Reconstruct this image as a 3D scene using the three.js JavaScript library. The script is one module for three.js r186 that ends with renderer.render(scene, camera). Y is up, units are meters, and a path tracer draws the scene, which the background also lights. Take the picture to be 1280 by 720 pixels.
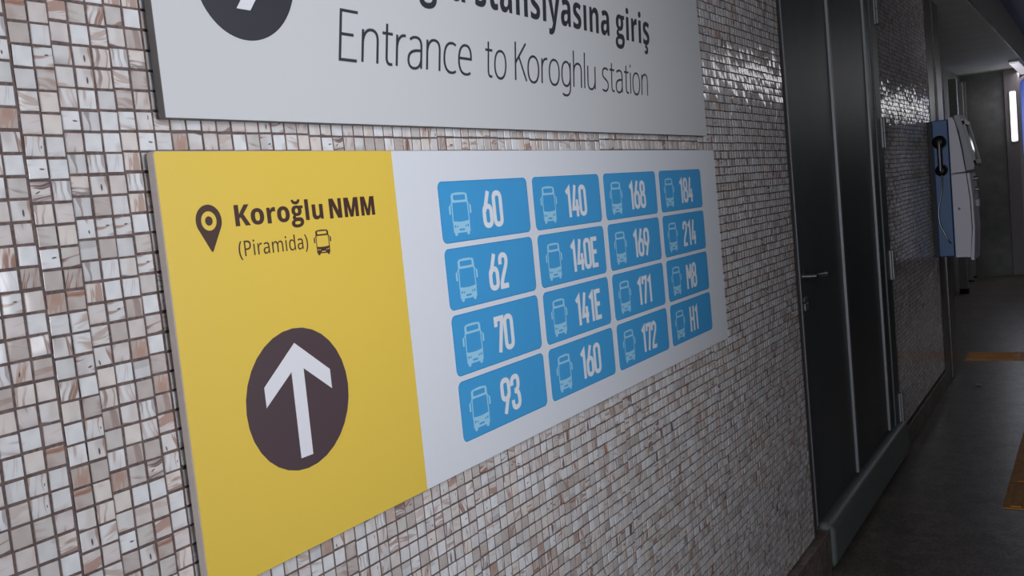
import * as THREE from 'three';
import { mergeGeometries as joinGeometries } from 'three/addons/utils/BufferGeometryUtils.js';
import { RoundedBoxGeometry } from 'three/addons/geometries/RoundedBoxGeometry.js';
import { RectAreaLightUniformsLib } from 'three/addons/lights/RectAreaLightUniformsLib.js';

// ---------------------------------------------------------------- camera, light, exposure
// The wall with the signs runs along +x at z = 0; the floor is y = 0; the camera stands 1 m in front of the wall.
const EYE = 1.6;
const scene = new THREE.Scene();
const camera = new THREE.PerspectiveCamera(2 * Math.atan(360 / 1190.57) * 180 / Math.PI, 1280 / 720, 0.05, 80);
{
  const d = Math.PI / 180, yaw = 32.1297 * d, pitch = 4.8174 * d, roll = -5.6268 * d;
  const fw = new THREE.Vector3(Math.cos(pitch) * Math.cos(yaw), -Math.sin(pitch), -Math.cos(pitch) * Math.sin(yaw));
  const r = fw.clone().cross(new THREE.Vector3(0, 1, 0)).normalize(), u = r.clone().cross(fw);
  const c = Math.cos(roll), s = Math.sin(roll);
  const r2 = r.clone().multiplyScalar(c).addScaledVector(u, s), u2 = u.clone().multiplyScalar(c).addScaledVector(r, -s);
  camera.position.set(0, EYE, 1);
  camera.quaternion.setFromRotationMatrix(new THREE.Matrix4().makeBasis(r2, u2, fw.clone().negate()));
  camera.updateMatrixWorld(true);
}
scene.background = new THREE.Color(0x000000);
RectAreaLightUniformsLib.init();
const renderer = new THREE.WebGLRenderer({ antialias: true });
renderer.toneMapping = THREE.LinearToneMapping;
renderer.toneMappingExposure = 1.0;
renderer.shadowMap.enabled = true;

// strengths of the lamps (their builders stand further down)
const DAYLIGHT = 6.2, ROW_LAMP = 1.4, SOFFIT_LAMP = 9, TUBE_LAMP = 10, POSTER_LAMP = 0.3, ENTRANCE = 30;

// ---------------------------------------------------------------- helpers
let seed = 20240611;
const rnd = () => { seed = (seed + 0x6d2b79f5) | 0; let t = Math.imul(seed ^ (seed >>> 15), 1 | seed); t = (t + Math.imul(t ^ (t >>> 7), 61 | t)) ^ t; return ((t ^ (t >>> 14)) >>> 0) / 4294967296; };
const range = (a, b) => a + (b - a) * rnd();
const gauss = () => Math.sqrt(-2 * Math.log(rnd() + 1e-9)) * Math.cos(6.283185 * rnd());
const mergeGeometries = (list) => joinGeometries(list.map((g) => (g.index ? g.toNonIndexed() : g)));
const pick = (a) => a[Math.floor(rnd() * a.length)];
const used = new Map();
function numbered(n) { const k = used.get(n) ?? 0; used.set(n, k + 1); return k ? n + '_' + String(k).padStart(3, '0') : n; }
function mesh(name, geometry, material, parent) {
  const m = new THREE.Mesh(geometry, material); m.name = name; m.castShadow = m.receiveShadow = true; parent.add(m); return m;
}
function thing(name, label, category, pos = [0, 0, 0], group) {
  const o = new THREE.Group(); o.name = numbered(name); o.position.set(...pos); o.userData = { label, category };
  if (group) o.userData.group = group;
  scene.add(o); return o;
}
function struct(name, label, category) { const o = thing(name, label, category); o.userData.kind = 'structure'; return o; }
const box = (x0, x1, y0, y1, z0, z1) => new THREE.BoxGeometry(x1 - x0, y1 - y0, z1 - z0).translate((x0 + x1) / 2, (y0 + y1) / 2, (z0 + z1) / 2);
const rbox = (x0, x1, y0, y1, z0, z1, r = 0.004, seg = 2) => new RoundedBoxGeometry(x1 - x0, y1 - y0, z1 - z0, seg, r).translate((x0 + x1) / 2, (y0 + y1) / 2, (z0 + z1) / 2);
const std = (color, roughness = 0.6, extra = {}) => new THREE.MeshStandardMaterial({ color, roughness, ...extra });
const phys = (color, roughness = 0.6, extra = {}) => new THREE.MeshPhysicalMaterial({ color, roughness, ...extra });
function rrShape(x0, x1, y0, y1, r) {
  const s = new THREE.Shape();
  s.moveTo(x0 + r, y0); s.lineTo(x1 - r, y0); s.absarc(x1 - r, y0 + r, r, -Math.PI / 2, 0); s.lineTo(x1, y1 - r); s.absarc(x1 - r, y1 - r, r, 0, Math.PI / 2);
  s.lineTo(x0 + r, y1); s.absarc(x0 + r, y1 - r, r, Math.PI / 2, Math.PI); s.lineTo(x0, y0 + r); s.absarc(x0 + r, y0 + r, r, Math.PI, 1.5 * Math.PI);
  return s;
}
// a flat sheet of thickness d lying on the plane z = z0; uv runs 0..1 over the rectangle uvr (or the shape's own box)
function sheet(shape, z0, d, uvr, bevel = 0) {
  const g = new THREE.ExtrudeGeometry(shape, { depth: d - bevel, bevelEnabled: bevel > 0, bevelSize: bevel, bevelThickness: bevel, bevelOffset: -bevel, bevelSegments: 1, curveSegments: 16 });
  g.translate(0, 0, z0);
  const p = g.attributes.position, uv = g.attributes.uv;
  const [x0, x1, y0, y1] = uvr ?? (g.computeBoundingBox(), [g.boundingBox.min.x, g.boundingBox.max.x, g.boundingBox.min.y, g.boundingBox.max.y]);
  for (let i = 0; i < p.count; i++) uv.setXY(i, (p.getX(i) - x0) / (x1 - x0), (p.getY(i) - y0) / (y1 - y0));
  return g;
}
const poly = (pts) => new THREE.Shape(pts.map(([x, y]) => new THREE.Vector2(x, y)));
function canvas(w, h) { const c = document.createElement('canvas'); c.width = w; c.height = h; return [c, c.getContext('2d')]; }
function canvasMap(c) { const t = new THREE.CanvasTexture(c); t.colorSpace = THREE.SRGBColorSpace; t.magFilter = THREE.LinearFilter; t.anisotropy = 8; return t; }
function areaLight(color, intensity, w, h, pos, target) {
  const l = new THREE.RectAreaLight(color, intensity, w, h); l.position.set(...pos); l.lookAt(...target); l.castShadow = true; scene.add(l); return l;
}
// layered value noise, periodic, 0..1
function noiseField(n, cells, sd) {
  const g = new Float32Array(cells * cells); let s = sd;
  for (let i = 0; i < g.length; i++) { s = (Math.imul(s, 1664525) + 1013904223) | 0; g[i] = (s >>> 8) / 16777216; }
  const f = new Float32Array(n * n);
  for (let y = 0; y < n; y++) for (let x = 0; x < n; x++) {
    const u = x / n * cells, v = y / n * cells, i = Math.floor(u), j = Math.floor(v); let a = u - i, b = v - j; a = a * a * (3 - 2 * a); b = b * b * (3 - 2 * b);
    const i1 = (i + 1) % cells, j1 = (j + 1) % cells;
    f[y * n + x] = (g[j * cells + i] * (1 - a) + g[j * cells + i1] * a) * (1 - b) + (g[j1 * cells + i] * (1 - a) + g[j1 * cells + i1] * a) * b;
  }
  return f;
}
function mottled(n, a, b, layers, sd, rx = 1, ry = 1) {   // colour map mixing colour a and colour b by layered noise
  const fs = layers.map(([c, w], k) => [noiseField(n, c, sd + 77 * k), w]), data = new Uint8Array(n * n * 4);
  for (let i = 0; i < n * n; i++) {
    let v = 0; for (const [f, w] of fs) v += (f[i] - 0.5) * w;
    v = Math.min(1, Math.max(0, v + 0.5));
    for (let k = 0; k < 3; k++) data[i * 4 + k] = a[k] + (b[k] - a[k]) * v;
    data[i * 4 + 3] = 255;
  }
  const t = new THREE.DataTexture(data, n, n); t.colorSpace = THREE.SRGBColorSpace; t.magFilter = THREE.LinearFilter; t.minFilter = THREE.LinearFilter; t.wrapS = t.wrapT = THREE.RepeatWrapping; t.repeat.set(rx, ry); t.needsUpdate = true;
  return t;
}
function planarUV(g, scale = 1) {   // uv in metres, by the main direction of each face
  const p = g.attributes.position, n = g.attributes.normal, uv = new Float32Array(p.count * 2);
  for (let i = 0; i < p.count; i++) {
    const ax = Math.abs(n.getX(i)), ay = Math.abs(n.getY(i)), az = Math.abs(n.getZ(i));
    const [u, v] = ay >= ax && ay >= az ? [p.getX(i), p.getZ(i)] : ax >= az ? [p.getZ(i), p.getY(i)] : [p.getX(i), p.getY(i)];
    uv[i * 2] = u * scale; uv[i * 2 + 1] = v * scale;
  }
  g.setAttribute('uv', new THREE.BufferAttribute(uv, 2)); return g;
}

// ---------------------------------------------------------------- the shell
const X0 = -8, X1 = 30, ZR = 1.62, CEIL = 3.14, SOF = 2.79, DOOR0 = 3.70, DOOR1 = 5.56, END = 8.15, REC = -0.62, FARX = 14.7;
const TZ = -0.0175;                      // front of the mosaic
const M = {};
M.floor = std(0xffffff, 0.33, { map: mottled(512, [82, 76, 71], [126, 116, 108], [[6, 0.5], [24, 0.6], [128, 1.0], [256, 0.9]], 11) });
M.ceiling = std(0xffffff, 0.8, { map: mottled(256, [196, 195, 190], [212, 210, 205], [[4, 0.7], [16, 0.5], [64, 0.4]], 5) });
M.ceilingDark = std(0x434345, 0.7);
M.concrete = std(0xffffff, 0.75, { map: mottled(256, [104, 106, 104], [132, 133, 130], [[3, 0.8], [12, 0.6], [90, 0.5]], 23) });
M.wallGrey = std(0x55555a, 0.8);
M.stone = std(0xffffff, 0.3, { map: mottled(256, [50, 45, 43], [76, 69, 66], [[8, 0.7], [40, 0.7], [128, 0.6]], 31) });
M.skirt = std(0xffffff, 0.45, { map: mottled(256, [104, 92, 86], [146, 131, 122], [[8, 0.6], [50, 0.9], [128, 0.6]], 41) });
M.grout = std(0xffffff, 0.95, { map: mottled(256, [90, 76, 74], [118, 102, 99], [[16, 0.6], [64, 0.9], [128, 0.7]], 51) });
{
  const f = struct('floor', 'dark grey speckled stone floor of the underground passage', 'floor');
  mesh('floor_slab', planarUV(box(X0 - 0.2, X1 + 0.2, -0.15, 0, REC - 0.2, ZR + 0.2)), M.floor, f);
  const c = struct('ceiling', 'dark upper ceiling over the passage', 'ceiling');
  mesh('ceiling_slab', box(X0 - 0.2, X1 + 0.2, CEIL, CEIL + 0.15, 0.2, ZR + 0.2), M.ceilingDark, c);
  const s = struct('ceiling_soffit', 'grey lowered ceiling soffit running above the mosaic wall', 'ceiling');
  mesh('soffit', planarUV(box(X0 - 0.2, X1 + 0.2, SOF, CEIL + 0.15, REC - 0.2, 0.2)), M.ceiling, s);
  mesh('fascia', box(X0 - 0.2, X1 + 0.2, SOF + 0.004, CEIL, 0.2, 0.212), std(0x4a494c, 0.55), s);
  const b = struct('wall_back', 'plain grey wall closing the passage behind the viewer', 'wall');
  mesh('wall_panel', box(X0 - 0.2, X0, 0, CEIL, REC, ZR), M.wallGrey, b);
  const r = struct('wall_right', 'plain grey wall across the passage', 'wall');
  mesh('wall_panel', box(X0, X1, 0, CEIL, ZR, ZR + 0.2), M.wallGrey, r);
  const e = struct('wall_end', 'plain grey wall at the far end of the passage', 'wall');
  mesh('wall_panel', box(X1, X1 + 0.2, 0, CEIL, REC, ZR), M.wallGrey, e);
  const q = struct('wall_recess', 'dark wall of the recess beyond the wall telephone', 'wall');
  mesh('wall_panel', planarUV(box(END, X1, 0, SOF, REC - 0.2, REC)), M.concrete, q);
  const w = struct('wall_far', 'dark concrete cross wall at the end of the recess', 'wall');
  mesh('wall_panel', planarUV(box(FARX, FARX + 0.3, 0, SOF, REC, -0.09)), M.concrete, w);
  const p = struct('trim_1', 'slim grey post at the edge of the dark cross wall', 'post');
  mesh('post', rbox(FARX - 0.05, FARX + 0.3, 0, SOF, -0.09, 0.085, 0.01), std(0x726c6b, 0.5), p);
}

// ---------------------------------------------------------------- mosaic
// Glass tiles 22 mm on a 25.4 mm grid. 256 marbled variants in one map; every tile has its own seat, tilt and cell.
const PITCH = 0.0254, TS = 0.0224, CELLS = 16, CP = 128;
function mosaicMap() {
  const n = CELLS * CP, data = new Uint8Array(n * n * 4), N1 = noiseField(512, 8, 901), N2 = noiseField(512, 24, 902), N3 = noiseField(512, 64, 903);
  const raw = (f, x, y) => f[((y & 511) << 9) + (x & 511)];
  const sample = (f, x, y) => { const i = Math.floor(x), j = Math.floor(y), a = x - i, b = y - j; return (raw(f, i, j) * (1 - a) + raw(f, i + 1, j) * a) * (1 - b) + (raw(f, i, j + 1) * (1 - a) + raw(f, i + 1, j + 1) * a) * b; };
  const bases = [[219, 218, 220], [226, 226, 229], [211, 210, 212], [231, 231, 234], [217, 209, 208], [204, 198, 196], [221, 218, 218], [213, 204, 202], [193, 183, 179], [224, 215, 211]];
  const inks = [[150, 118, 106], [128, 98, 90], [168, 140, 128], [186, 158, 146], [110, 92, 90], [150, 118, 106], [150, 140, 140], [158, 112, 95]];
  for (let cy = 0; cy < CELLS; cy++) for (let cx = 0; cx < CELLS; cx++) {
    const base = pick(bases), ink = pick(inks), ink2 = pick(inks), ox = rnd() * 512, oy = rnd() * 512, kind = rnd();
    const amount = kind < 0.38 ? range(0.05, 0.25) : kind < 0.78 ? range(0.25, 0.65) : range(0.7, 1.1);
    const turn = rnd() < 0.55 ? range(-0.25, 0.25) : Math.PI / 2 + range(-0.3, 0.3), ct = Math.cos(turn), st = Math.sin(turn), freq = range(0.5, 1.15), warp = range(4, 34), cut = range(0.46, 0.62), soft = range(0.16, 0.34);
    const flecks = kind > 0.6 && rnd() < 0.4 ? [range(0.2, 0.8), range(0.2, 0.8), range(0.025, 0.06), range(2, 4.5), rnd() < 0.5 ? turn : turn + range(-0.4, 0.4)] : null, fleckInk = pick([[84, 66, 64], [130, 70, 52], [96, 84, 84], [112, 78, 68]]);
    for (let y = 0; y < CP; y++) for (let x = 0; x < CP; x++) {
      const u = (x * ct + y * st), v = (-x * st + y * ct), wob = sample(N1, u * 0.9 + ox, v * 0.9 + oy) * warp;
      let s = sample(N2, u * 0.1 + ox, (v + wob) * freq + oy) * 0.72 + sample(N3, u * 0.12 + oy, (v + wob) * freq * 1.1 + ox) * 0.28;
      s = Math.min(1, Math.max(0, (s - cut) / soft)); s = s * s * (3 - 2 * s) * amount;
      let s2 = sample(N1, x * 0.8 + oy, y * 0.8 + ox); s2 = Math.max(0, s2 - 0.55) * amount * 0.9;
      const cloud = (sample(N1, x * 1.1 + ox * 1.7, y * 1.1) - 0.5) * 16 + (sample(N3, x * 2 + ox, y * 2 + oy) - 0.5) * 5;
      let fk = 0;
      if (flecks) { const fx = x / CP - flecks[0], fy = y / CP - flecks[1], c = Math.cos(flecks[4]), q = Math.sin(flecks[4]); const a = (fx * c + fy * q) / (flecks[2] * flecks[3]), b = (-fx * q + fy * c) / flecks[2]; fk = Math.max(0, Math.min(1, (1.15 - Math.sqrt(a * a + b * b)) * 2.4)) * 0.85; }
      const i = ((cy * CP + y) * n + cx * CP + x) * 4;
      for (let k = 0; k < 3; k++) {
        let c = base[k] + cloud; c += (ink[k] - c) * Math.min(0.9, s); c += (ink2[k] - c) * Math.min(0.7, s2); c += (fleckInk[k] - c) * fk;
        data[i + k] = Math.max(0, Math.min(255, c));
      }
      data[i + 3] = 255;
    }
  }
  const t = new THREE.DataTexture(data, n, n); t.colorSpace = THREE.SRGBColorSpace; t.magFilter = THREE.LinearFilter; t.minFilter = THREE.LinearFilter; t.needsUpdate = true; return t;
}
M.mosaic = phys(0xffffff, 0.075, { map: mosaicMap(), ior: 1.5 });
// writes one tile (front, four bevels: 10 triangles) into position / normal / uv / index arrays
const H = TS / 2, IN = H - 0.0008, DEEP = 0.002;
const ring = [[-1, -1], [1, -1], [1, 1], [-1, 1]];
class TileSet {
  constructor() { this.p = []; this.n = []; this.uv = []; this.i = []; }
  add(matrix, cell, flip, sx = 1, sy = 1) {
    const cx = cell % CELLS, cy = Math.floor(cell / CELLS), pad = 0.05, v = new THREE.Vector3(), nn = new THREE.Vector3();
    const uvOf = (x, y) => { let a = x / H * 0.5 + 0.5, b = y / H * 0.5 + 0.5; if (flip & 1) a = 1 - a; if (flip & 2) b = 1 - b; a = pad + a * (1 - 2 * pad); b = pad + b * (1 - 2 * pad); return [(cx + a) / CELLS, (cy + b) / CELLS]; };
    const put = (x, y, z, nx, ny, nz) => { v.set(x * sx, y * sy, z).applyMatrix4(matrix); nn.set(nx, ny, nz).transformDirection(matrix); this.p.push(v.x, v.y, v.z); this.n.push(nn.x, nn.y, nn.z); this.uv.push(...uvOf(x, y)); };
    let b = this.p.length / 3;
    for (const [x, y] of ring) put(x * IN, y * IN, 0, x * 0.014, y * 0.014, 1);
    this.i.push(b, b + 1, b + 2, b, b + 2, b + 3);
    for (let k = 0; k < 4; k++) {
      const a = ring[k], c = ring[(k + 1) % 4], mx = (a[0] + c[0]) / 2, my = (a[1] + c[1]) / 2; b = this.p.length / 3;
      put(a[0] * H, a[1] * H, -DEEP, mx * 0.85, my * 0.85, 0.5); put(c[0] * H, c[1] * H, -DEEP, mx * 0.85, my * 0.85, 0.5);
      put(c[0] * IN, c[1] * IN, 0, mx * 0.5, my * 0.5, 0.85); put(a[0] * IN, a[1] * IN, 0, mx * 0.5, my * 0.5, 0.85);
      this.i.push(b, b + 1, b + 2, b, b + 2, b + 3);
    }
  }
  build() {
    const g = new THREE.BufferGeometry();
    g.setAttribute('position', new THREE.Float32BufferAttribute(this.p, 3)); g.setAttribute('normal', new THREE.Float32BufferAttribute(this.n, 3));
    g.setAttribute('uv', new THREE.Float32BufferAttribute(this.uv, 2)); g.setIndex(this.i); return g;
  }
}
const loose = [];                        // a few ready-made tiles shared by the tiles that are parts of their own
for (let k = 0; k < 96; k++) { const t = new TileSet(); t.add(new THREE.Matrix4(), Math.floor(rnd() * 256), Math.floor(rnd() * 4)); loose.push(t.build()); }
const SIGN = { x0: 0.787, x1: 2.816, y0: EYE - 0.466, y1: EYE + 0.1135, split: 1.258 };
const GREY = { x0: 0.813, x1: 2.769, y0: EYE + 0.1545, y1: EYE + 0.6 };
const within = (r, x, y) => x > r.x0 && x < r.x1 && y > r.y0 && y < r.y1;
function mosaicWall(name, label, x0, x1, y0, y1, single) {
  const w = struct(name, label, 'wall');
  mesh('grout', planarUV(box(x0, x1, 0, SOF, -0.35, TZ - 0.0014), 4), M.grout, w);
  const cols = Math.floor((x1 - x0) / PITCH), rowTop = EYE + 0.114, list = [];
  const cam = new THREE.Vector3();
  const band = Math.round((0.634 - x0) / PITCH);            // a slightly proud strip two tiles wide left of the signs
  let sheetOff = 0, sheetDx = 0, sheetTilt = 0;
  for (let c = 0; c < cols; c++) {
    if (c % 13 === 5 || c === band + 2) { sheetOff = range(-0.0022, 0.0022); sheetDx = range(-0.0006, 0.0006); sheetTilt = range(-0.0008, 0.0008); }
    const inBand = single && (c === band || c === band + 1);
    for (let r = Math.ceil((y0 - rowTop) / PITCH); ; r++) {
      const yc = rowTop + (r + 0.5) * PITCH + (inBand ? -0.0065 : sheetOff) + gauss() * 0.00028;
      if (yc + H > y1) break;
      if (yc - H < y0) continue;
      const xc = x0 + (c + 0.5) * PITCH + sheetDx + gauss() * 0.0003 + (inBand ? 0.0004 : 0);
      const m = new THREE.Matrix4().makeRotationFromEuler(new THREE.Euler(gauss() * 0.018 + sheetTilt, gauss() * 0.016, gauss() * 0.01));
      m.setPosition(xc, yc, TZ + (inBand ? 0.0016 : 0) + gauss() * 0.00018);
      let size = 0;
      if (single) {
        cam.set(xc, yc, TZ).project(camera);
        if (Math.abs(cam.x) < 1.02 && Math.abs(cam.y) < 1.03 && cam.z < 1 && !within(SIGN, xc, yc) && !within(GREY, xc, yc)) { const d = Math.hypot(xc, yc - EYE, 1); size = 1 / (d * d * d); }
      }
      list.push({ m, size, cell: Math.floor(rnd() * 256), flip: Math.floor(rnd() * 4), sx: 1 + gauss() * 0.012, sy: 1 + gauss() * 0.012 });
    }
  }
  const chosen = new Set(single ? [...list].sort((a, b) => b.size - a.size).slice(0, 300) : []), set = new TileSet();
  for (const t of list) {
    if (chosen.has(t)) { const o = mesh('tile', loose[t.cell % 96], M.mosaic, w); o.applyMatrix4(t.m); o.scale.set(t.sx, t.sy, 1); } else set.add(t.m, t.cell, t.flip, t.sx, t.sy);
  }
  const rest = mesh('mosaic_tiles', set.build(), M.mosaic, w); rest.userData.kind = 'stuff';
}
mosaicWall('wall_left', 'wall of white marbled glass mosaic tiles carrying both signs', -1.02, DOOR0, 0.185, SOF, true);
mosaicWall('wall_left_far', 'dim mosaic tiled wall between the steel door and the wall telephone', DOOR1 + 0.02, 7.36, 0.12, SOF, false);
{
  const p = struct('trim_2', 'polished dark stone pilaster behind the wall telephone', 'pilaster');
  mesh('stone_panel', planarUV(rbox(7.36, 7.66, 0, SOF, -0.35, TZ + 0.004, 0.004)), M.stone, p);
  mesh('stone_panel', planarUV(rbox(7.67, 7.92, 0, SOF, -0.35, TZ + 0.016, 0.004)), M.stone, p);
  mesh('stone_panel', planarUV(rbox(7.93, END, 0, SOF, REC, TZ - 0.01, 0.004)), M.stone, p);
  const b = struct('baseboard_left', 'brown stone skirting along the foot of the mosaic wall', 'skirting');
  mesh('skirting', planarUV(rbox(-1.02, 3.79, 0, 0.182, -0.1, 0.012, 0.004)), M.skirt, b);
  const b2 = struct('baseboard_left_far', 'low dark stone skirting beyond the steel door', 'skirting');
  mesh('skirting', planarUV(rbox(DOOR1 + 0.06, 7.36, 0, 0.115, -0.1, -0.008, 0.004)), M.skirt, b2);
  const l = struct('wall_left_near', 'plain wall before the mosaic begins', 'wall');
  mesh('wall_panel', box(X0, -1.02, 0, SOF, -0.35, TZ), M.wallGrey, l);
}

// ---------------------------------------------------------------- steel door
{
  const d = struct('door_1', 'dark grey double leaf steel door with pale vertical strips', 'door');
  const paint = std(0xffffff, 0.45, { map: mottled(256, [67, 74, 78], [79, 86, 90], [[3, 0.8], [10, 0.5], [128, 0.4]], 61) }), strip = std(0x77797c, 0.4, { metalness: 0.3 }), dark = std(0x1a1b1d, 0.6), sill = std(0x6d7473, 0.4);
  mesh('door_frame', mergeGeometries([box(DOOR0 + 0.002, DOOR1 + 0.018, 0.2, SOF, -0.35, -0.075), box(DOOR0 + 0.002, DOOR0 + 0.03, 0.2, SOF, -0.08, -0.05)]), dark, d);
  const left = mesh('door_leaf', rbox(3.736, 4.482, 0.212, 2.72, -0.074, -0.028, 0.003), paint, d);
  mesh('edge_strip', rbox(3.742, 3.756, 0.214, 2.71, -0.029, -0.019, 0.002), strip, left);
  const right = mesh('door_leaf', rbox(4.49, 5.31, 0.212, 2.72, -0.074, -0.028, 0.003), paint, d);
  mesh('edge_strip', rbox(4.487, 4.515, 0.214, 2.71, -0.029, -0.014, 0.003), strip, right);
  mesh('edge_strip', rbox(5.276, 5.306, 0.214, 2.71, -0.029, -0.014, 0.003), strip, right);
  mesh('side_frame', mergeGeometries([rbox(5.32, 5.42, 0.212, SOF - 0.005, -0.074, -0.02, 0.004), rbox(5.43, 5.572, 0.2, SOF - 0.005, -0.074, -0.012, 0.004)]), paint, d);
  for (const y of [0.2, 1.0, 1.725, 2.39]) {
    const h = mesh('hinge', mergeGeometries([new THREE.CylinderGeometry(0.009, 0.009, 0.078, 12).translate(5.545, y + 0.04, 0.002), new THREE.CylinderGeometry(0.009, 0.009, 0.078, 12).translate(5.545, y + 0.121, 0.002), box(5.53, 5.56, y, y + 0.16, -0.014, -0.004)]), strip, d);
  }
  const chrome = std(0x9a9a9c, 0.28, { metalness: 0.9 });
  const hd = mesh('door_handle', mergeGeometries([new THREE.CylinderGeometry(0.024, 0.024, 0.008, 20).rotateX(Math.PI / 2).translate(3.8, EYE - 0.385, -0.024), new THREE.CylinderGeometry(0.009, 0.009, 0.055, 12).rotateX(Math.PI / 2).translate(3.8, EYE - 0.385, 0.004)]), chrome, left);
  mesh('lever', new THREE.TubeGeometry(new THREE.CatmullRomCurve3([[3.797, 0, 0.03], [3.82, 0, 0.034], [3.87, -0.003, 0.036], [3.93, -0.006, 0.034]].map(([x, y, z]) => new THREE.Vector3(x, EYE - 0.385 + y, z))), 16, 0.009, 8), chrome, hd);
  mesh('lock_plate', mergeGeometries([rbox(3.785, 3.83, EYE - 0.487, EYE - 0.47, -0.03, -0.02, 0.002), rbox(3.785, 3.835, EYE - 0.522, EYE - 0.493, -0.03, -0.018, 0.002)]), strip, left);
  const t = struct('door_threshold', 'rounded dark painted step under the steel door', 'threshold');
  mesh('step', rbox(3.8, 5.6, 0, 0.2, -0.3, 0.024, 0.045, 5), sill, t);
}

// ---------------------------------------------------------------- lettering
// Light strokes: a monoline alphabet, capitals 100 high on the baseline 0 (y down).
const LIGHT = {
  E: ['M53,-100 H9 V0 H53 M9,-52 H43', 59], n: ['M9,0 V-68 M9,-42 C11,-60 20,-69 31,-69 C44,-69 50,-61 50,-46 V0', 59], t: ['M17,-88 V-17 C17,-5 22,1 34,-2 M4,-67 H34', 38],
  r: ['M9,0 V-68 M9,-42 C11,-60 20,-70 35,-68', 37], a: ['M11,-62 C16,-67 22,-69 29,-69 C42,-69 47,-61 47,-48 V0 M47,-40 C20,-41 7,-33 7,-18 C7,-6 14,1 25,1 C38,1 47,-9 47,-22', 57],
  c: ['M46,-64 C42,-68 36,-69 32,-69 C16,-69 7,-56 7,-34 C7,-12 16,1 32,1 C37,1 43,0 47,-4', 51], e: ['M8,-37 H51 C51,-58 44,-69 30,-69 C15,-69 7,-56 7,-34 C7,-12 16,1 33,1 C40,1 45,-1 49,-4', 58],
  o: ['M31,-69 C46,-69 55,-56 55,-34 C55,-12 46,1 31,1 C16,1 7,-12 7,-34 C7,-56 16,-69 31,-69 Z', 62], K: ['M9,-100 V0 M54,-100 L9,-45 M24,-62 L57,0', 57],
  g: ['M50,-68 V2 C50,18 42,27 28,27 C20,27 14,25 10,22 M50,-44 C48,-60 40,-69 30,-69 C15,-69 7,-56 7,-34 C7,-12 15,0 29,0 C40,0 48,-9 50,-24', 59],
  h: ['M9,-105 V0 M9,-42 C11,-60 20,-69 31,-69 C44,-69 50,-61 50,-46 V0', 59], l: ['M9,-105 V0', 18], u: ['M9,-68 V-23 C9,-7 15,1 28,1 C39,1 48,-8 50,-26 M50,-68 V0', 59],
  s: ['M40,-64 C35,-68 29,-69 25,-69 C13,-69 7,-62 7,-53 C7,-33 41,-38 41,-17 C41,-6 33,1 21,1 C15,1 9,-1 6,-4', 47], i: ['M9,-68 V0 M9,-94 V-85', 18],
};
// Route numbers: narrow engineering figures
const FIGURE = {
  0: ['M22,-93 C32,-93 37,-88 37,-77 V-23 C37,-12 32,-7 22,-7 C12,-7 7,-12 7,-23 V-77 C7,-88 12,-93 22,-93 Z', 45], 1: ['M24,0 V-90 L7,-77', 36],
  2: ['M8,-68 V-77 C8,-88 13,-93 22,-93 C31,-93 36,-88 36,-77 C36,-58 9,-32 9,-7 H39', 44],
  3: ['M7,-70 V-77 C7,-88 12,-93 22,-93 C32,-93 36,-88 36,-76 C36,-60 31,-54 17,-53 C32,-52 37,-46 37,-27 C37,-12 32,-7 22,-7 C12,-7 7,-12 7,-23 V-30', 44],
  4: ['M24,-100 L8,-27 H42 M31,-54 V0', 44], 6: ['M29,-100 L10,-47 M22,-59 C32,-59 37,-54 37,-43 V-23 C37,-12 32,-7 22,-7 C12,-7 7,-12 7,-23 V-43 C7,-54 12,-59 22,-59 Z', 45],
  7: ['M8,-72 V-93 H36 L18,0', 41], 8: ['M22,-93 C31,-93 35,-88 35,-80 V-68 C35,-60 28,-54 22,-53 C16,-54 9,-60 9,-68 V-80 C9,-88 13,-93 22,-93 Z M22,-53 C30,-52 37,-46 37,-36 V-22 C37,-12 32,-7 22,-7 C12,-7 7,-12 7,-22 V-36 C7,-46 14,-52 22,-53 Z', 45],
  9: ['M15,0 L34,-53 M22,-41 C12,-41 7,-46 7,-57 V-77 C7,-88 12,-93 22,-93 C32,-93 37,-88 37,-77 V-57 C37,-46 32,-41 22,-41 Z', 45], E: ['M39,-93 H8 V-7 H39 M8,-51 H34', 42],
  M: ['M8,0 V-96 L27,-42 L46,-96 V0', 54], H: ['M8,0 V-100 M37,0 V-100 M8,-50 H37', 45],
};
function strokeText(ctx, font, text, x, y, capPx, widthPx, weight, color, slant = 0) {
  const total = [...text].reduce((a, ch) => a + (font[ch]?.[1] ?? 30), 0), sy = capPx / 100, sx = widthPx ? widthPx / total : sy;
  ctx.strokeStyle = color; ctx.lineCap = 'butt'; ctx.lineJoin = 'miter'; ctx.miterLimit = 3;
  let at = x;
  for (const ch of text) {
    const g = font[ch];
    if (g) { ctx.save(); ctx.translate(at, y); ctx.transform(1, 0, -slant, 1, 0, 0); ctx.scale(sx, sy); ctx.lineWidth = weight; ctx.stroke(new Path2D(g[0])); ctx.restore(); }
    at += (g?.[1] ?? 30) * sx;
  }
  return at;
}
function fillText(ctx, text, font, x, y, capPx, widthPx, color, slant = 0, heavy = 0) {   // fits a word between x and x + widthPx, capitals capPx high
  ctx.save(); ctx.font = font + ' 200px sans-serif'; const w = ctx.measureText(text).width, s = capPx / 143;
  ctx.translate(x, y); ctx.transform(1, 0, -slant, 1, 0, 0); ctx.scale(widthPx / w, s); ctx.fillStyle = color; ctx.fillText(text, 0, 0); if (heavy) { ctx.strokeStyle = color; ctx.lineWidth = heavy; ctx.lineJoin = 'miter'; ctx.strokeText(text, 0, 0); } ctx.restore();
}
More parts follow.
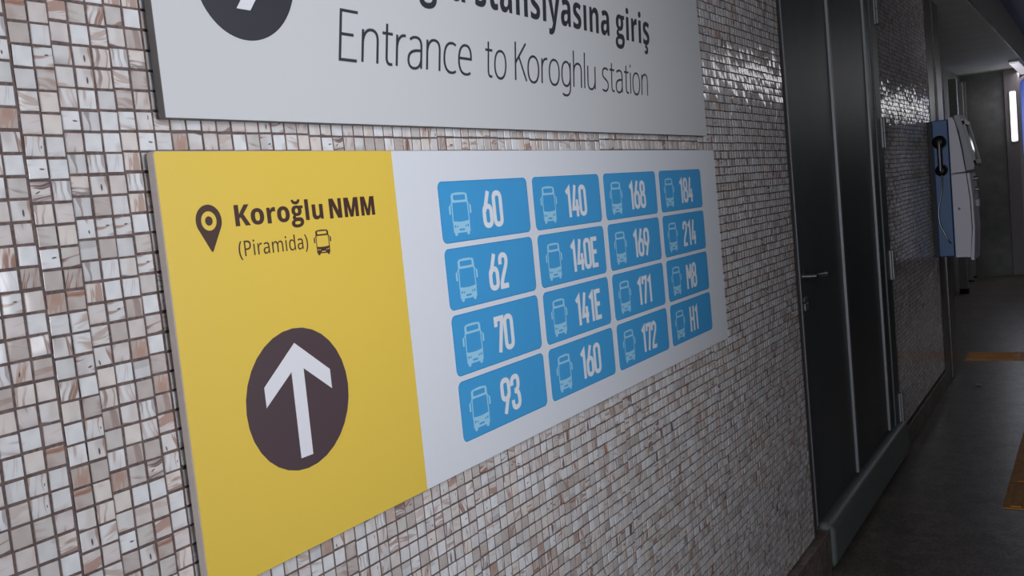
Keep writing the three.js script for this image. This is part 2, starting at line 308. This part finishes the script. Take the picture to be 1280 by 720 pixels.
// a bus seen from the front, in a box 0..1 wide and 0..1.22 high (y down)
function drawBus(ctx, x, y, w, h, line, glass) {
  ctx.save(); ctx.translate(x, y); ctx.scale(w, h / 1.22); ctx.strokeStyle = ctx.fillStyle = line; ctx.lineJoin = 'round';
  ctx.lineWidth = 0.06; ctx.beginPath(); ctx.moveTo(0.13, 0.3); ctx.lineTo(0.13, 0.12); ctx.quadraticCurveTo(0.14, 0.045, 0.25, 0.035); ctx.quadraticCurveTo(0.5, 0.0, 0.75, 0.035); ctx.quadraticCurveTo(0.86, 0.045, 0.87, 0.12); ctx.lineTo(0.87, 0.3); ctx.closePath(); ctx.fill();
  ctx.fillStyle = glass; ctx.beginPath(); ctx.roundRect(0.23, 0.09, 0.54, 0.14, 0.03); ctx.fill();
  ctx.lineWidth = 0.045; ctx.beginPath(); ctx.moveTo(0.15, 0.27); ctx.lineTo(0.13, 0.86); ctx.moveTo(0.85, 0.27); ctx.lineTo(0.87, 0.86); ctx.stroke();
  ctx.fillStyle = line; ctx.beginPath(); ctx.moveTo(0.12, 0.8); ctx.quadraticCurveTo(0.5, 0.87, 0.88, 0.8); ctx.lineTo(0.88, 1.12); ctx.lineTo(0.84, 1.13); ctx.lineTo(0.83, 1.21); ctx.lineTo(0.72, 1.21); ctx.lineTo(0.71, 1.14); ctx.lineTo(0.29, 1.14); ctx.lineTo(0.28, 1.21); ctx.lineTo(0.17, 1.21); ctx.lineTo(0.16, 1.13); ctx.lineTo(0.12, 1.12); ctx.closePath(); ctx.fill();
  ctx.beginPath(); ctx.roundRect(0.0, 0.38, 0.075, 0.24, 0.03); ctx.roundRect(0.925, 0.38, 0.075, 0.24, 0.03); ctx.fill();
  ctx.lineWidth = 0.03; ctx.beginPath(); ctx.moveTo(0.05, 0.4); ctx.lineTo(0.14, 0.31); ctx.moveTo(0.95, 0.4); ctx.lineTo(0.86, 0.31); ctx.stroke();
  ctx.fillStyle = glass; for (const [a, b, r] of [[0.21, 0.95, 0.035], [0.31, 0.96, 0.028], [0.79, 0.95, 0.035], [0.69, 0.96, 0.028]]) { ctx.beginPath(); ctx.arc(a, b, r, 0, 7); ctx.fill(); }
  ctx.fillRect(0.38, 1.03, 0.24, 0.05); ctx.restore();
}
const PLATE_BACK = std(0xb4aaa3, 0.5);
function signBody(t, r, radius, edge) {
  mesh('panel', sheet(rrShape(r.x0, r.x1, r.y0, r.y1, radius), -0.0125, 0.012, null, 0.0006), edge, t);
  for (const x of [r.x0 + 0.12, (r.x0 + r.x1) / 2, r.x1 - 0.12]) for (const y of [r.y0 + 0.07, r.y1 - 0.07]) mesh('mounting_spacer', box(x - 0.02, x + 0.02, y - 0.02, y + 0.02, TZ - 0.003, -0.0124), std(0x6c6864, 0.6), t);
}
function arrowShape(cx, cy, k, turn) {   // the arrow of the discs: tip up, turned clockwise by turn
  const pts = [[0, 0.082], [0.067, 0.0305], [0.067, 0.0012], [0.0128, 0.0425], [0.0122, -0.0855], [-0.0122, -0.0855], [-0.0118, 0.0415], [-0.0665, 0.0012], [-0.0665, 0.03]];
  const c = Math.cos(turn), s = Math.sin(turn); return poly(pts.map(([x, y]) => [cx + k * (x * c + y * s), cy + k * (y * c - x * s)]));
}
const disc = (cx, cy, r) => { const s = new THREE.Shape(); s.absarc(cx, cy, r, 0, Math.PI * 2); return s; };

// ---------------------------------------------------------------- yellow and white bus sign
{
  const t = thing('bus_route_sign', 'wide yellow and white sign with sixteen blue bus route plates', 'sign');
  signBody(t, SIGN, 0.006, PLATE_BACK);
  const Y = 'rgb(238,204,84)', INK = 'rgb(74,50,44)', PX = 2048 / 0.471, hY = Math.round((SIGN.y1 - SIGN.y0) * PX / 2), wY = 1024, px = wY / (SIGN.split - SIGN.x0);
  const [c, ctx] = canvas(Math.round(wY * 1.6), Math.round(hY * 1.6)); ctx.scale(1.6, 1.6); ctx.fillStyle = Y; ctx.fillRect(0, 0, wY, hY);
  // faint scuffs on the film
  for (let k = 0; k < 60; k++) { ctx.strokeStyle = `rgba(${rnd() < 0.5 ? '214,180,66' : '242,212,104'},${range(0.1, 0.3)})`; ctx.lineWidth = range(0.5, 1.6); const a = rnd() * wY, b = rnd() * hY; ctx.beginPath(); ctx.moveTo(a, b); ctx.lineTo(a + range(-40, 40), b + range(-22, 22)); ctx.stroke(); }
  const X = (x) => (x - SIGN.x0) * px, V = (yr) => (SIGN.y1 - EYE - yr) * px;
  fillText(ctx, 'Koroğlu', 'bold', X(0.902), V(0.0113), 0.0285 * px, 0.181 * px, INK, 0, 3);
  fillText(ctx, 'NMM', 'bold', X(1.0905), V(0.0108), 0.0285 * px, 0.1125 * px, INK, 0, 9);
  fillText(ctx, '(Piramida)', '', X(0.9045), V(-0.0308), 0.0212 * px, 0.1365 * px, INK);
  drawBus(ctx, X(1.0526), V(-0.0046), 0.0374 * px, 0.0387 * px, INK, Y);
  const film = { roughness: 0.42 };
  const yf = mesh('yellow_face', sheet(poly([[SIGN.x0 + 0.0015, SIGN.y0 + 0.001], [SIGN.split, SIGN.y0 + 0.001], [SIGN.split, SIGN.y1 - 0.001], [SIGN.x0 + 0.005, SIGN.y1 - 0.001], [SIGN.x0 + 0.0025, SIGN.y1 - 0.002], [SIGN.x0 + 0.0015, SIGN.y1 - 0.0045]]), -0.0006, 0.0006, [SIGN.x0, SIGN.split, SIGN.y0, SIGN.y1]), new THREE.MeshStandardMaterial({ map: canvasMap(c), ...film }), t);
  yf.userData.label = 'yellow field with the stop name Koroğlu NMM (Piramida)';
  const wf = mesh('white_face', sheet(poly([[SIGN.split, SIGN.y0 + 0.001], [SIGN.x1 - 0.0015, SIGN.y0 + 0.001], [SIGN.x1 - 0.0015, SIGN.y1 - 0.001], [SIGN.split, SIGN.y1 - 0.001]]), -0.0006, 0.0006), std('rgb(230,233,241)', 0.42), t);
  const brown = std('rgb(84,68,73)', 0.42), white = std('rgb(236,236,242)', 0.42);
  const dc = mesh('arrow_disc', sheet(disc(0.9875, EYE - 0.2455, 0.1032), -0.0001, 0.0004), brown, yf); dc.geometry.computeVertexNormals();
  dc.userData.label = 'dark brown disc with a white arrow pointing up';
  mesh('arrow', sheet(arrowShape(0.9875, EYE - 0.2455, 1, 0), 0.0002, 0.0004), white, yf);
  // location pin: drop, ring hole, dot
  const pin = new THREE.Shape(), py = EYE + 0.0212, pxx = 0.8612, R = 0.0215;
  pin.absarc(pxx, py, R, -0.42, Math.PI + 0.42); pin.lineTo(pxx - 0.0018, EYE - 0.0186); pin.quadraticCurveTo(pxx, EYE - 0.021, pxx + 0.0018, EYE - 0.0186);
  pin.holes.push(new THREE.Path().absarc(pxx, py, 0.0128, 0, Math.PI * 2, true));
  const ink = std(INK, 0.45);
  mesh('location_pin', mergeGeometries([sheet(pin, -0.0001, 0.0003), sheet(disc(pxx, py, 0.0062), -0.0001, 0.0003)]), ink, yf);
  // the sixteen plates share one print map, a cell of 512 x 190 each
  const routes = [['60', '140', '168', '184'], ['62', '140E', '169', '214'], ['70', '141E', '171', 'M8'], ['93', '160', '172', 'H1']];
  const CW = 512, CH = 184, [pc, pp] = canvas(CW * 4, CH * 4), PW = 0.3092, PH = 0.1112, sx = CW / PW, sy = CH / PH;
  const blue = 'rgb(74,166,226)', busLine = 'rgb(164,217,246)', edge = 'rgb(52,138,200)';
  pp.fillStyle = blue; pp.fillRect(0, 0, CW * 4, CH * 4);
  routes.forEach((row, j) => row.forEach((n, i) => {
    pp.save(); pp.translate(i * CW, j * CH); pp.beginPath(); pp.rect(0, 0, CW, CH); pp.clip();
    drawBus(pp, 0.028 * sx, 0.0195 * sy, 0.071 * sx, 0.0805 * sy, busLine, blue);
    const total = [...n].reduce((a, ch) => a + FIGURE[ch][1], 0);
    strokeText(pp, FIGURE, n, 0.1365 * sx, 0.0925 * sy, 0.0705 * sy, total * 0.00081 * sx, 14.6, 'rgb(236,239,246)');
    pp.strokeStyle = edge; pp.lineWidth = 2; pp.beginPath(); pp.roundRect(1.5, 1.5, CW - 3, CH - 3, 20); pp.stroke();
    pp.restore();
  }));
  const plateMat = new THREE.MeshStandardMaterial({ map: canvasMap(pc), roughness: 0.4 });
  const cx = [1.3775, 1.709, 2.042, 2.3765], ry = [0.0578, -0.0632, -0.1838, -0.3048];
  routes.forEach((row, j) => row.forEach((n, i) => {
    const x0 = cx[i], y1 = EYE + ry[j], y0 = y1 - PH, x1 = x0 + PW, W = PW * 4, Hh = PH * 4;
    const m = mesh('route_plate', sheet(rrShape(x0, x1, y0, y1, 0.0125), -0.0001, 0.0004, [x0 - i * PW, x0 - i * PW + W, y0 - (3 - j) * PH, y0 - (3 - j) * PH + Hh]), plateMat, wf);
    m.userData.label = 'blue plate with a bus symbol and route ' + n;
  }));
}

// ---------------------------------------------------------------- grey station sign
{
  const t = thing('station_sign', 'grey sign reading Entrance to Koroghlu station above the yellow one', 'sign');
  signBody(t, GREY, 0.003, std(0x5e5b5a, 0.5));  // edge colour darkened to paint in the unlit underside and its shadow
  const w = GREY.x1 - GREY.x0, h = GREY.y1 - GREY.y0, px = 2048 / w, [c, ctx] = canvas(2048, Math.round(h * px)), INK = 'rgb(58,58,66)', BG = 'rgb(212,213,216)';
  ctx.fillStyle = BG; ctx.fillRect(0, 0, 2048, 2048);
  const X = (x) => (x - GREY.x0) * px, V = (yr) => (GREY.y1 - EYE - yr) * px;
  for (const [text, a, b, sl] of [['Entrance', 1.148, 1.528, 0.2], ['to', 1.568, 1.652, 0.18], ['Koroghlu', 1.676, 2.052, 0.16], ['station', 2.078, 2.357, 0.15]]) strokeText(ctx, LIGHT, text, X(a), V(0.2555), 0.0775 * px, (b - a) * px, 6.2, INK, sl);   // the print leans slightly
  for (const [text, a, b] of [['Koroğlu', 1.15, 1.535], ['stansiyasına', 1.556, 2.155], ['giriş', 2.181, 2.394]]) fillText(ctx, text, 'bold', X(a), V(0.3895), 0.0765 * px, (b - a) * px, INK, 0.13);
  const f = mesh('grey_face', sheet(poly([[GREY.x0 + 0.001, GREY.y0 + 0.001], [GREY.x1 - 0.001, GREY.y0 + 0.001], [GREY.x1 - 0.001, GREY.y1 - 0.001], [GREY.x0 + 0.001, GREY.y1 - 0.001]]), -0.0006, 0.0006, [GREY.x0, GREY.x1, GREY.y0, GREY.y1]), new THREE.MeshStandardMaterial({ map: canvasMap(c), roughness: 0.4 }), t);
  const d = mesh('arrow_disc', sheet(poly(Array.from({ length: 72 }, (_, k) => { const q = k / 36 * Math.PI, y = 0.093 * Math.sin(q); return [0.979 + 0.093 * Math.cos(q) + 0.12 * y, EYE + 0.359 + y]; })), -0.0001, 0.0004), std(INK, 0.42), f);
  mesh('arrow', sheet(arrowShape(0.953, EYE + 0.366, 0.86, Math.PI / 2), 0.0002, 0.0004), std('rgb(232,232,237)', 0.42), f);
}

// ---------------------------------------------------------------- wall telephone terminal
{
  const x0 = 7.2, x1 = 7.55, t = thing('wall_telephone', 'blue and grey wall telephone terminal with black handset on its side', 'telephone', [x0, EYE, 0]);
  const W = x1 - x0, blue = std('rgb(50,92,142)', 0.45), grey = std('rgb(205,202,212)', 0.45), mid = std('rgb(150,150,156)', 0.45), black = std(0x0c0d10, 0.35), chrome = std(0x77787a, 0.35, { metalness: 0.6 });
  mesh('blue_housing', rbox(0, W, -0.637, 0.307, 0.012, 0.112, 0.008, 3), blue, t);
  mesh('shade_plate', rbox(0.004, W - 0.004, -0.633, 0.303, TZ - 0.001, 0.02, 0.003), std(0x14171d, 0.6), t);  // added dark plate, its colour paints the band of shade beside the housing
  const side = (pts, w0, w1, bevel = 0.004) => { const g = new THREE.ExtrudeGeometry(poly(pts), { depth: w1 - w0 - 2 * bevel, bevelEnabled: true, bevelSize: bevel, bevelThickness: bevel, bevelOffset: -bevel, bevelSegments: 2 }); g.rotateY(Math.PI / 2); g.scale(1, 1, -1); const ix = g.index; if (!ix) { const p = g.attributes.position, n = p.count; for (let i = 0; i < n; i += 3) for (const a of [g.attributes.position, g.attributes.uv]) { const k = a.itemSize; for (let q = 0; q < k; q++) { const v = a.array[(i + 1) * k + q]; a.array[(i + 1) * k + q] = a.array[(i + 2) * k + q]; a.array[(i + 2) * k + q] = v; } } } g.computeVertexNormals(); g.translate(w0 + bevel, 0, 0); return g; };
  mesh('lower_body', side([[0.116, -0.645], [0.212, -0.648], [0.228, -0.45], [0.226, -0.25], [0.21, -0.068], [0.116, -0.074]], 0, W), grey, t);
  mesh('upper_body', side([[0.116, -0.066], [0.208, -0.06], [0.19, 0.1], [0.172, 0.22], [0.155, 0.3], [0.14, 0.318], [0.116, 0.318]], 0, W), grey, t);
  const front = mesh('front_cover', side([[0.21, -0.665], [0.232, -0.67], [0.246, -0.45], [0.244, -0.25], [0.232, -0.07], [0.214, -0.07], [0.23, -0.25], [0.232, -0.45]], 0.002, W - 0.002, 0.002), grey, t);
  const cons = mesh('screen_console', side([[0.15, 0.325], [0.182, 0.332], [0.198, 0.3], [0.266, -0.02], [0.262, -0.05], [0.212, -0.056], [0.196, 0.1], [0.178, 0.22]], 0.004, W - 0.004, 0.003), mid, t);
  // screen in a sloping frame
  const a = Math.atan2(0.068, 0.32), scr = new THREE.Matrix4().makeRotationX(-a).setPosition(W / 2, 0.135, 0.2345), put = (g) => g.applyMatrix4(scr);
  const frame = [rbox(-0.165, 0.165, 0.125, 0.155, -0.004, 0.012, 0.003), rbox(-0.165, 0.165, -0.155, -0.125, -0.004, 0.012, 0.003), rbox(-0.165, -0.14, -0.155, 0.155, -0.004, 0.012, 0.003), rbox(0.14, 0.165, -0.155, 0.155, -0.004, 0.012, 0.003)].map(put);
  mesh('screen_frame', mergeGeometries(frame), mid, cons);
  mesh('screen', put(box(-0.141, 0.141, -0.126, 0.126, -0.003, 0.003)), std(0x0b0c0e, 0.06), cons);
  mesh('seam', box(-0.0005, W, -0.0735, -0.0665, 0.117, 0.206), black, t);
    mesh('lock', new THREE.CylinderGeometry(0.009, 0.009, 0.006, 14).rotateZ(Math.PI / 2).translate(-0.002, -0.31, 0.155), black, t);
  for (const [y, s] of [[-0.115, 0.016], [-0.19, 0.012]]) mesh('knob', new THREE.CylinderGeometry(s, s, 0.03, 14).rotateX(Math.PI / 2).translate(W * 0.55, y, 0.25), chrome, front);
  mesh('coin_tray', rbox(W * 0.45, W * 0.6, -0.31, -0.26, 0.24, 0.268, 0.005), mid, front);
  // handset on the side that faces along the passage
  const hs = mesh('handset', mergeGeometries([
    new THREE.SphereGeometry(0.046, 24, 14).scale(0.62, 1, 1).translate(-0.022, 0.156, 0.056), new THREE.CylinderGeometry(0.044, 0.046, 0.02, 24).rotateZ(Math.PI / 2).translate(-0.012, 0.15, 0.056),
    new THREE.SphereGeometry(0.04, 24, 14).scale(0.62, 1, 1).translate(-0.022, -0.038, 0.06), new THREE.CylinderGeometry(0.038, 0.04, 0.02, 24).rotateZ(Math.PI / 2).translate(-0.012, -0.034, 0.06),
    rbox(-0.052, -0.022, -0.05, 0.165, 0.042, 0.073, 0.012, 3)]), black, t);
  const cord = new THREE.CatmullRomCurve3([[-0.03, -0.07, 0.062], [-0.02, -0.14, 0.058], [-0.016, -0.22, 0.046], [-0.016, -0.32, 0.026], [-0.016, -0.4, 0.03], [-0.015, -0.47, 0.055], [-0.012, -0.53, 0.082], [0.003, -0.545, 0.09]].map((v) => new THREE.Vector3(...v)));
  mesh('cord', new THREE.TubeGeometry(cord, 60, 0.0058, 8), std(0x77797d, 0.3, { metalness: 0.7 }), t);
}

// ---------------------------------------------------------------- recess: steel frame posts of a glazed screen
{
  const steel = std('rgb(148,150,148)', 0.45, { metalness: 0.2 }), dim = std('rgb(96,90,88)', 0.5), foot = std(0x141414, 0.7);
  const p1 = thing('steel_post', 'wide pale steel post with black foot in the recess', 'post', [12.84, 0, -0.5], 'steel posts in the recess');
  mesh('shaft', rbox(-0.05, 0.05, 0.06, 2.62, -0.045, 0.045, 0.005), steel, p1); mesh('foot', rbox(-0.055, 0.055, 0, 0.062, -0.05, 0.05, 0.004), foot, p1);
  const p2 = thing('steel_post', 'slim pale steel post standing just beyond the wide one', 'post', [14.1, 0, -0.56], 'steel posts in the recess');
  mesh('shaft', rbox(-0.03, 0.03, 0.02, 2.66, -0.03, 0.03, 0.004), steel, p2); mesh('foot', rbox(-0.036, 0.036, 0, 0.02, -0.036, 0.036, 0.003), foot, p2);
  const p3 = thing('steel_post', 'thin steel post in the corner against the dark cross wall', 'post', [14.6, 0, -0.565], 'steel posts in the recess');
  mesh('shaft', rbox(-0.02, 0.02, 0.02, 2.7, -0.02, 0.02, 0.003), steel, p3); mesh('foot', rbox(-0.026, 0.026, 0, 0.02, -0.026, 0.026, 0.003), foot, p3);
  const c = struct('door_2', 'brownish frame panel on the recess wall', 'panel');
  mesh('panel', rbox(12.2, 12.7, 0, 2.5, REC - 0.01, REC + 0.035, 0.004), dim, c);
  mesh('frame_edge', rbox(12.12, 12.2, 0, 2.56, REC - 0.01, REC + 0.05, 0.004), steel, c);
}

// ---------------------------------------------------------------- tactile paving, litter
{
  const ochre = std(0xffffff, 0.6, { map: mottled(128, [182, 118, 44], [216, 150, 66], [[5, 0.8], [20, 0.6], [64, 0.6]], 71) }), side = 0.39;
  const across = (name, label, dirX, x, z, n) => {
    const t = thing(name, label, 'floor marking', [x, 0, z]);
    const parts = [planarUV(rbox(0.003, side - 0.003, -0.004, 0.004, 0.003, side - 0.003, 0.002, 1), 2)];
    for (let k = 0; k < 4; k++) { const o = 0.035 + k * 0.092; parts.push(planarUV(dirX ? rbox(0.02, side - 0.02, 0.002, 0.009, o, o + 0.045, 0.003, 1) : rbox(o, o + 0.045, 0.002, 0.009, 0.02, side - 0.02, 0.003, 1), 2)); }
    const g = mergeGeometries(parts);
    for (let k = 0; k < n; k++) mesh('tactile_tile', g, ochre, t).position.set(dirX ? k * side : 0, 0, dirX ? 0 : k * side);
  };
  across('tactile_strip', 'ochre tactile paving strip crossing the passage beyond the telephone', false, 8.4, -0.02, 10);
  across('tactile_strip', 'ochre ribbed tactile paving strip running along the passage', true, 4.77, 0.545, 9);
  const s = new THREE.PlaneGeometry(0.06, 0.035, 4, 3); s.rotateX(-Math.PI / 2); const p = s.attributes.position; for (let i = 0; i < p.count; i++) p.setY(i, 0.002 + 0.008 * rnd()); s.computeVertexNormals();
  const sc = thing('paper_scrap', 'tiny pale scrap of litter on the dark floor', 'litter', [7.45, 0, 0.19]);
  mesh('scrap', s, std(0xb8b4ae, 0.8, { side: THREE.DoubleSide }), sc);
}

// ---------------------------------------------------------------- lamps
{
  const shade = std(0x8c8c8e, 0.5), glow = (c, k) => new THREE.MeshStandardMaterial({ color: 0x222222, emissive: c, emissiveIntensity: k, roughness: 0.5 });
  // daylit glazed door in the wall across from the signs
  const w0 = 0.67, w1 = 1.47, h0 = 1.27, h1 = 2.52, w = struct('window_2', 'daylit frosted window across the passage from the signs', 'window');
  mesh('window_frame', mergeGeometries([box(w0 - 0.06, w1 + 0.06, h0 - 0.06, h0, ZR - 0.05, ZR), box(w0 - 0.06, w1 + 0.06, h1, h1 + 0.06, ZR - 0.05, ZR), box(w0 - 0.06, w0, h0, h1, ZR - 0.05, ZR), box(w1, w1 + 0.06, h0, h1, ZR - 0.05, ZR)]), shade, w);
  mesh('window_pane', box(w0, w1, h0, h1, ZR - 0.035, ZR - 0.015), glow(0xf6f9ff, 1.2), w);
  areaLight(0xf6f9ff, DAYLIGHT, w1 - w0, h1 - h0, [(w0 + w1) / 2, (h0 + h1) / 2, ZR - 0.055], [(w0 + w1) / 2, (h0 + h1) / 2, 0]);
  // row of linear lamps along the wall across the passage
  for (let k = 0; k < 9; k++) {
    const x = 8.2 + k * 2.0, y = EYE + 0.935, z = ZR;
    const o = thing('linear_wall_light', 'long linear lamp high on the wall across the passage', 'lamp', [x, y, z], 'linear lamps along the passage');
    mesh('housing', box(-0.9, 0.9, -0.085, 0.085, -0.06, 0), shade, o);
    mesh('light_diffuser', rbox(-0.89, 0.89, -0.075, 0.075, -0.15, -0.058, 0.03), glow(0xf6f5f8, 2.2), o);
    areaLight(0xf6f5f8, ROW_LAMP, 1.78, 0.09, [x, y - 0.082, z - 0.105], [x, 0, z - 0.5]);
  }
  // daylit glass of the entrance behind the viewer
  const g = struct('window_1', 'daylit frosted glass entrance front at the head of the passage', 'window');
  mesh('window_frame', mergeGeometries([box(X0, X0 + 0.06, 0.2, 2.7, 0.24, 0.3), box(X0, X0 + 0.06, 0.2, 2.7, 1.5, 1.56), box(X0, X0 + 0.06, 2.64, 2.7, 0.24, 1.56), box(X0, X0 + 0.06, 0.2, 0.26, 0.24, 1.56)]), shade, g);
  mesh('window_pane', box(X0 + 0.01, X0 + 0.03, 0.26, 2.64, 0.3, 1.5), glow(0xf2f5ff, 2.5), g);
  areaLight(0xf4f6ff, ENTRANCE, 1.2, 2.38, [X0 + 0.07, 1.45, 0.9], [X0 + 5, 1.45, 0.9]);
  // lamp under the soffit by the far post
  const s = thing('soffit_light', 'pale linear lamp under the soffit near the slim post', 'lamp', [14.3, SOF, 0.135]);
  mesh('housing', box(-1.0, 1.0, -0.03, 0, -0.06, 0.06), shade, s);
  mesh('light_diffuser', rbox(-0.98, 0.98, -0.05, -0.028, -0.052, 0.052, 0.008), glow(0xe6e0ea, 0.62), s);
  areaLight(0xe6e0ea, SOFFIT_LAMP, 1.9, 0.1, [14.3, SOF - 0.056, 0.135], [14.3, 0, 0.135]);
  // upright tube on the post
  const t = thing('tube_light', 'bright white upright tube lamp on the slim post', 'lamp', [FARX - 0.05, EYE + 0.555, 0.016]);
  mesh('housing', box(-0.03, 0, -0.345, 0.345, -0.042, 0.042), shade, t);
  mesh('light_tube', rbox(-0.06, -0.028, -0.33, 0.33, -0.035, 0.037, 0.012), glow(0xf6f8ff, 2.4), t);
  areaLight(0xf6f8ff, TUBE_LAMP, 0.07, 0.66, [FARX - 0.115, EYE + 0.555, 0.016], [0, EYE + 0.555, 0.016]);
  // backlit blue poster case
  const b = thing('backlit_poster_case', 'backlit blue poster case with rounded grey frame beside the post', 'sign', [14.3, 0.05, 0.1]);
  const outer = rrShape(0, 0.5, 0, 2.6, 0.12), inner = rrShape(0.035, 0.465, 1.52, 2.565, 0.09), inner2 = rrShape(0.035, 0.465, 0.25, 1.47, 0.04);
  outer.holes.push(new THREE.Path(inner.getPoints(10).reverse()), new THREE.Path(inner2.getPoints(10).reverse()));
  const face = (g) => g.rotateY(-Math.PI / 2);
  mesh('frame', face(new THREE.ExtrudeGeometry(outer, { depth: 0.12, bevelEnabled: false, curveSegments: 12 })), std(0x807e80, 0.45), b);
  mesh('back', box(0.0, 0.02, 0.0, 2.55, 0.02, 0.48), shade, b);
  const [pc, px] = canvas(256, 256), gr = px.createRadialGradient(128, 128, 10, 128, 128, 170); gr.addColorStop(0, 'rgb(190,210,250)'); gr.addColorStop(0.55, 'rgb(110,140,225)'); gr.addColorStop(1, 'rgb(40,60,160)'); px.fillStyle = gr; px.fillRect(0, 0, 256, 256);
  mesh('lit_screen', face(sheet(inner, 0.06, 0.01)), new THREE.MeshStandardMaterial({ color: 0x101828, emissive: 0xffffff, emissiveMap: canvasMap(pc), emissiveIntensity: 0.8, roughness: 0.3 }), b);
  mesh('lower_panel', face(sheet(inner2, 0.06, 0.01)), std('rgb(40,70,140)', 0.35), b);
  areaLight(0x8fa8f0, POSTER_LAMP, 0.42, 1.0, [14.3 - 0.13, 2.09, 0.35], [0, 2.09, 0.35]);
  // feet so that the case stands on the floor
  mesh('plinth', box(-0.12, 0.02, -0.05, 0.004, 0.02, 0.48), std(0x2a2a2c, 0.6), b);
}
scene.traverse((o) => { if (o.isMesh) o.castShadow = o.receiveShadow = true; });
renderer.render(scene, camera);
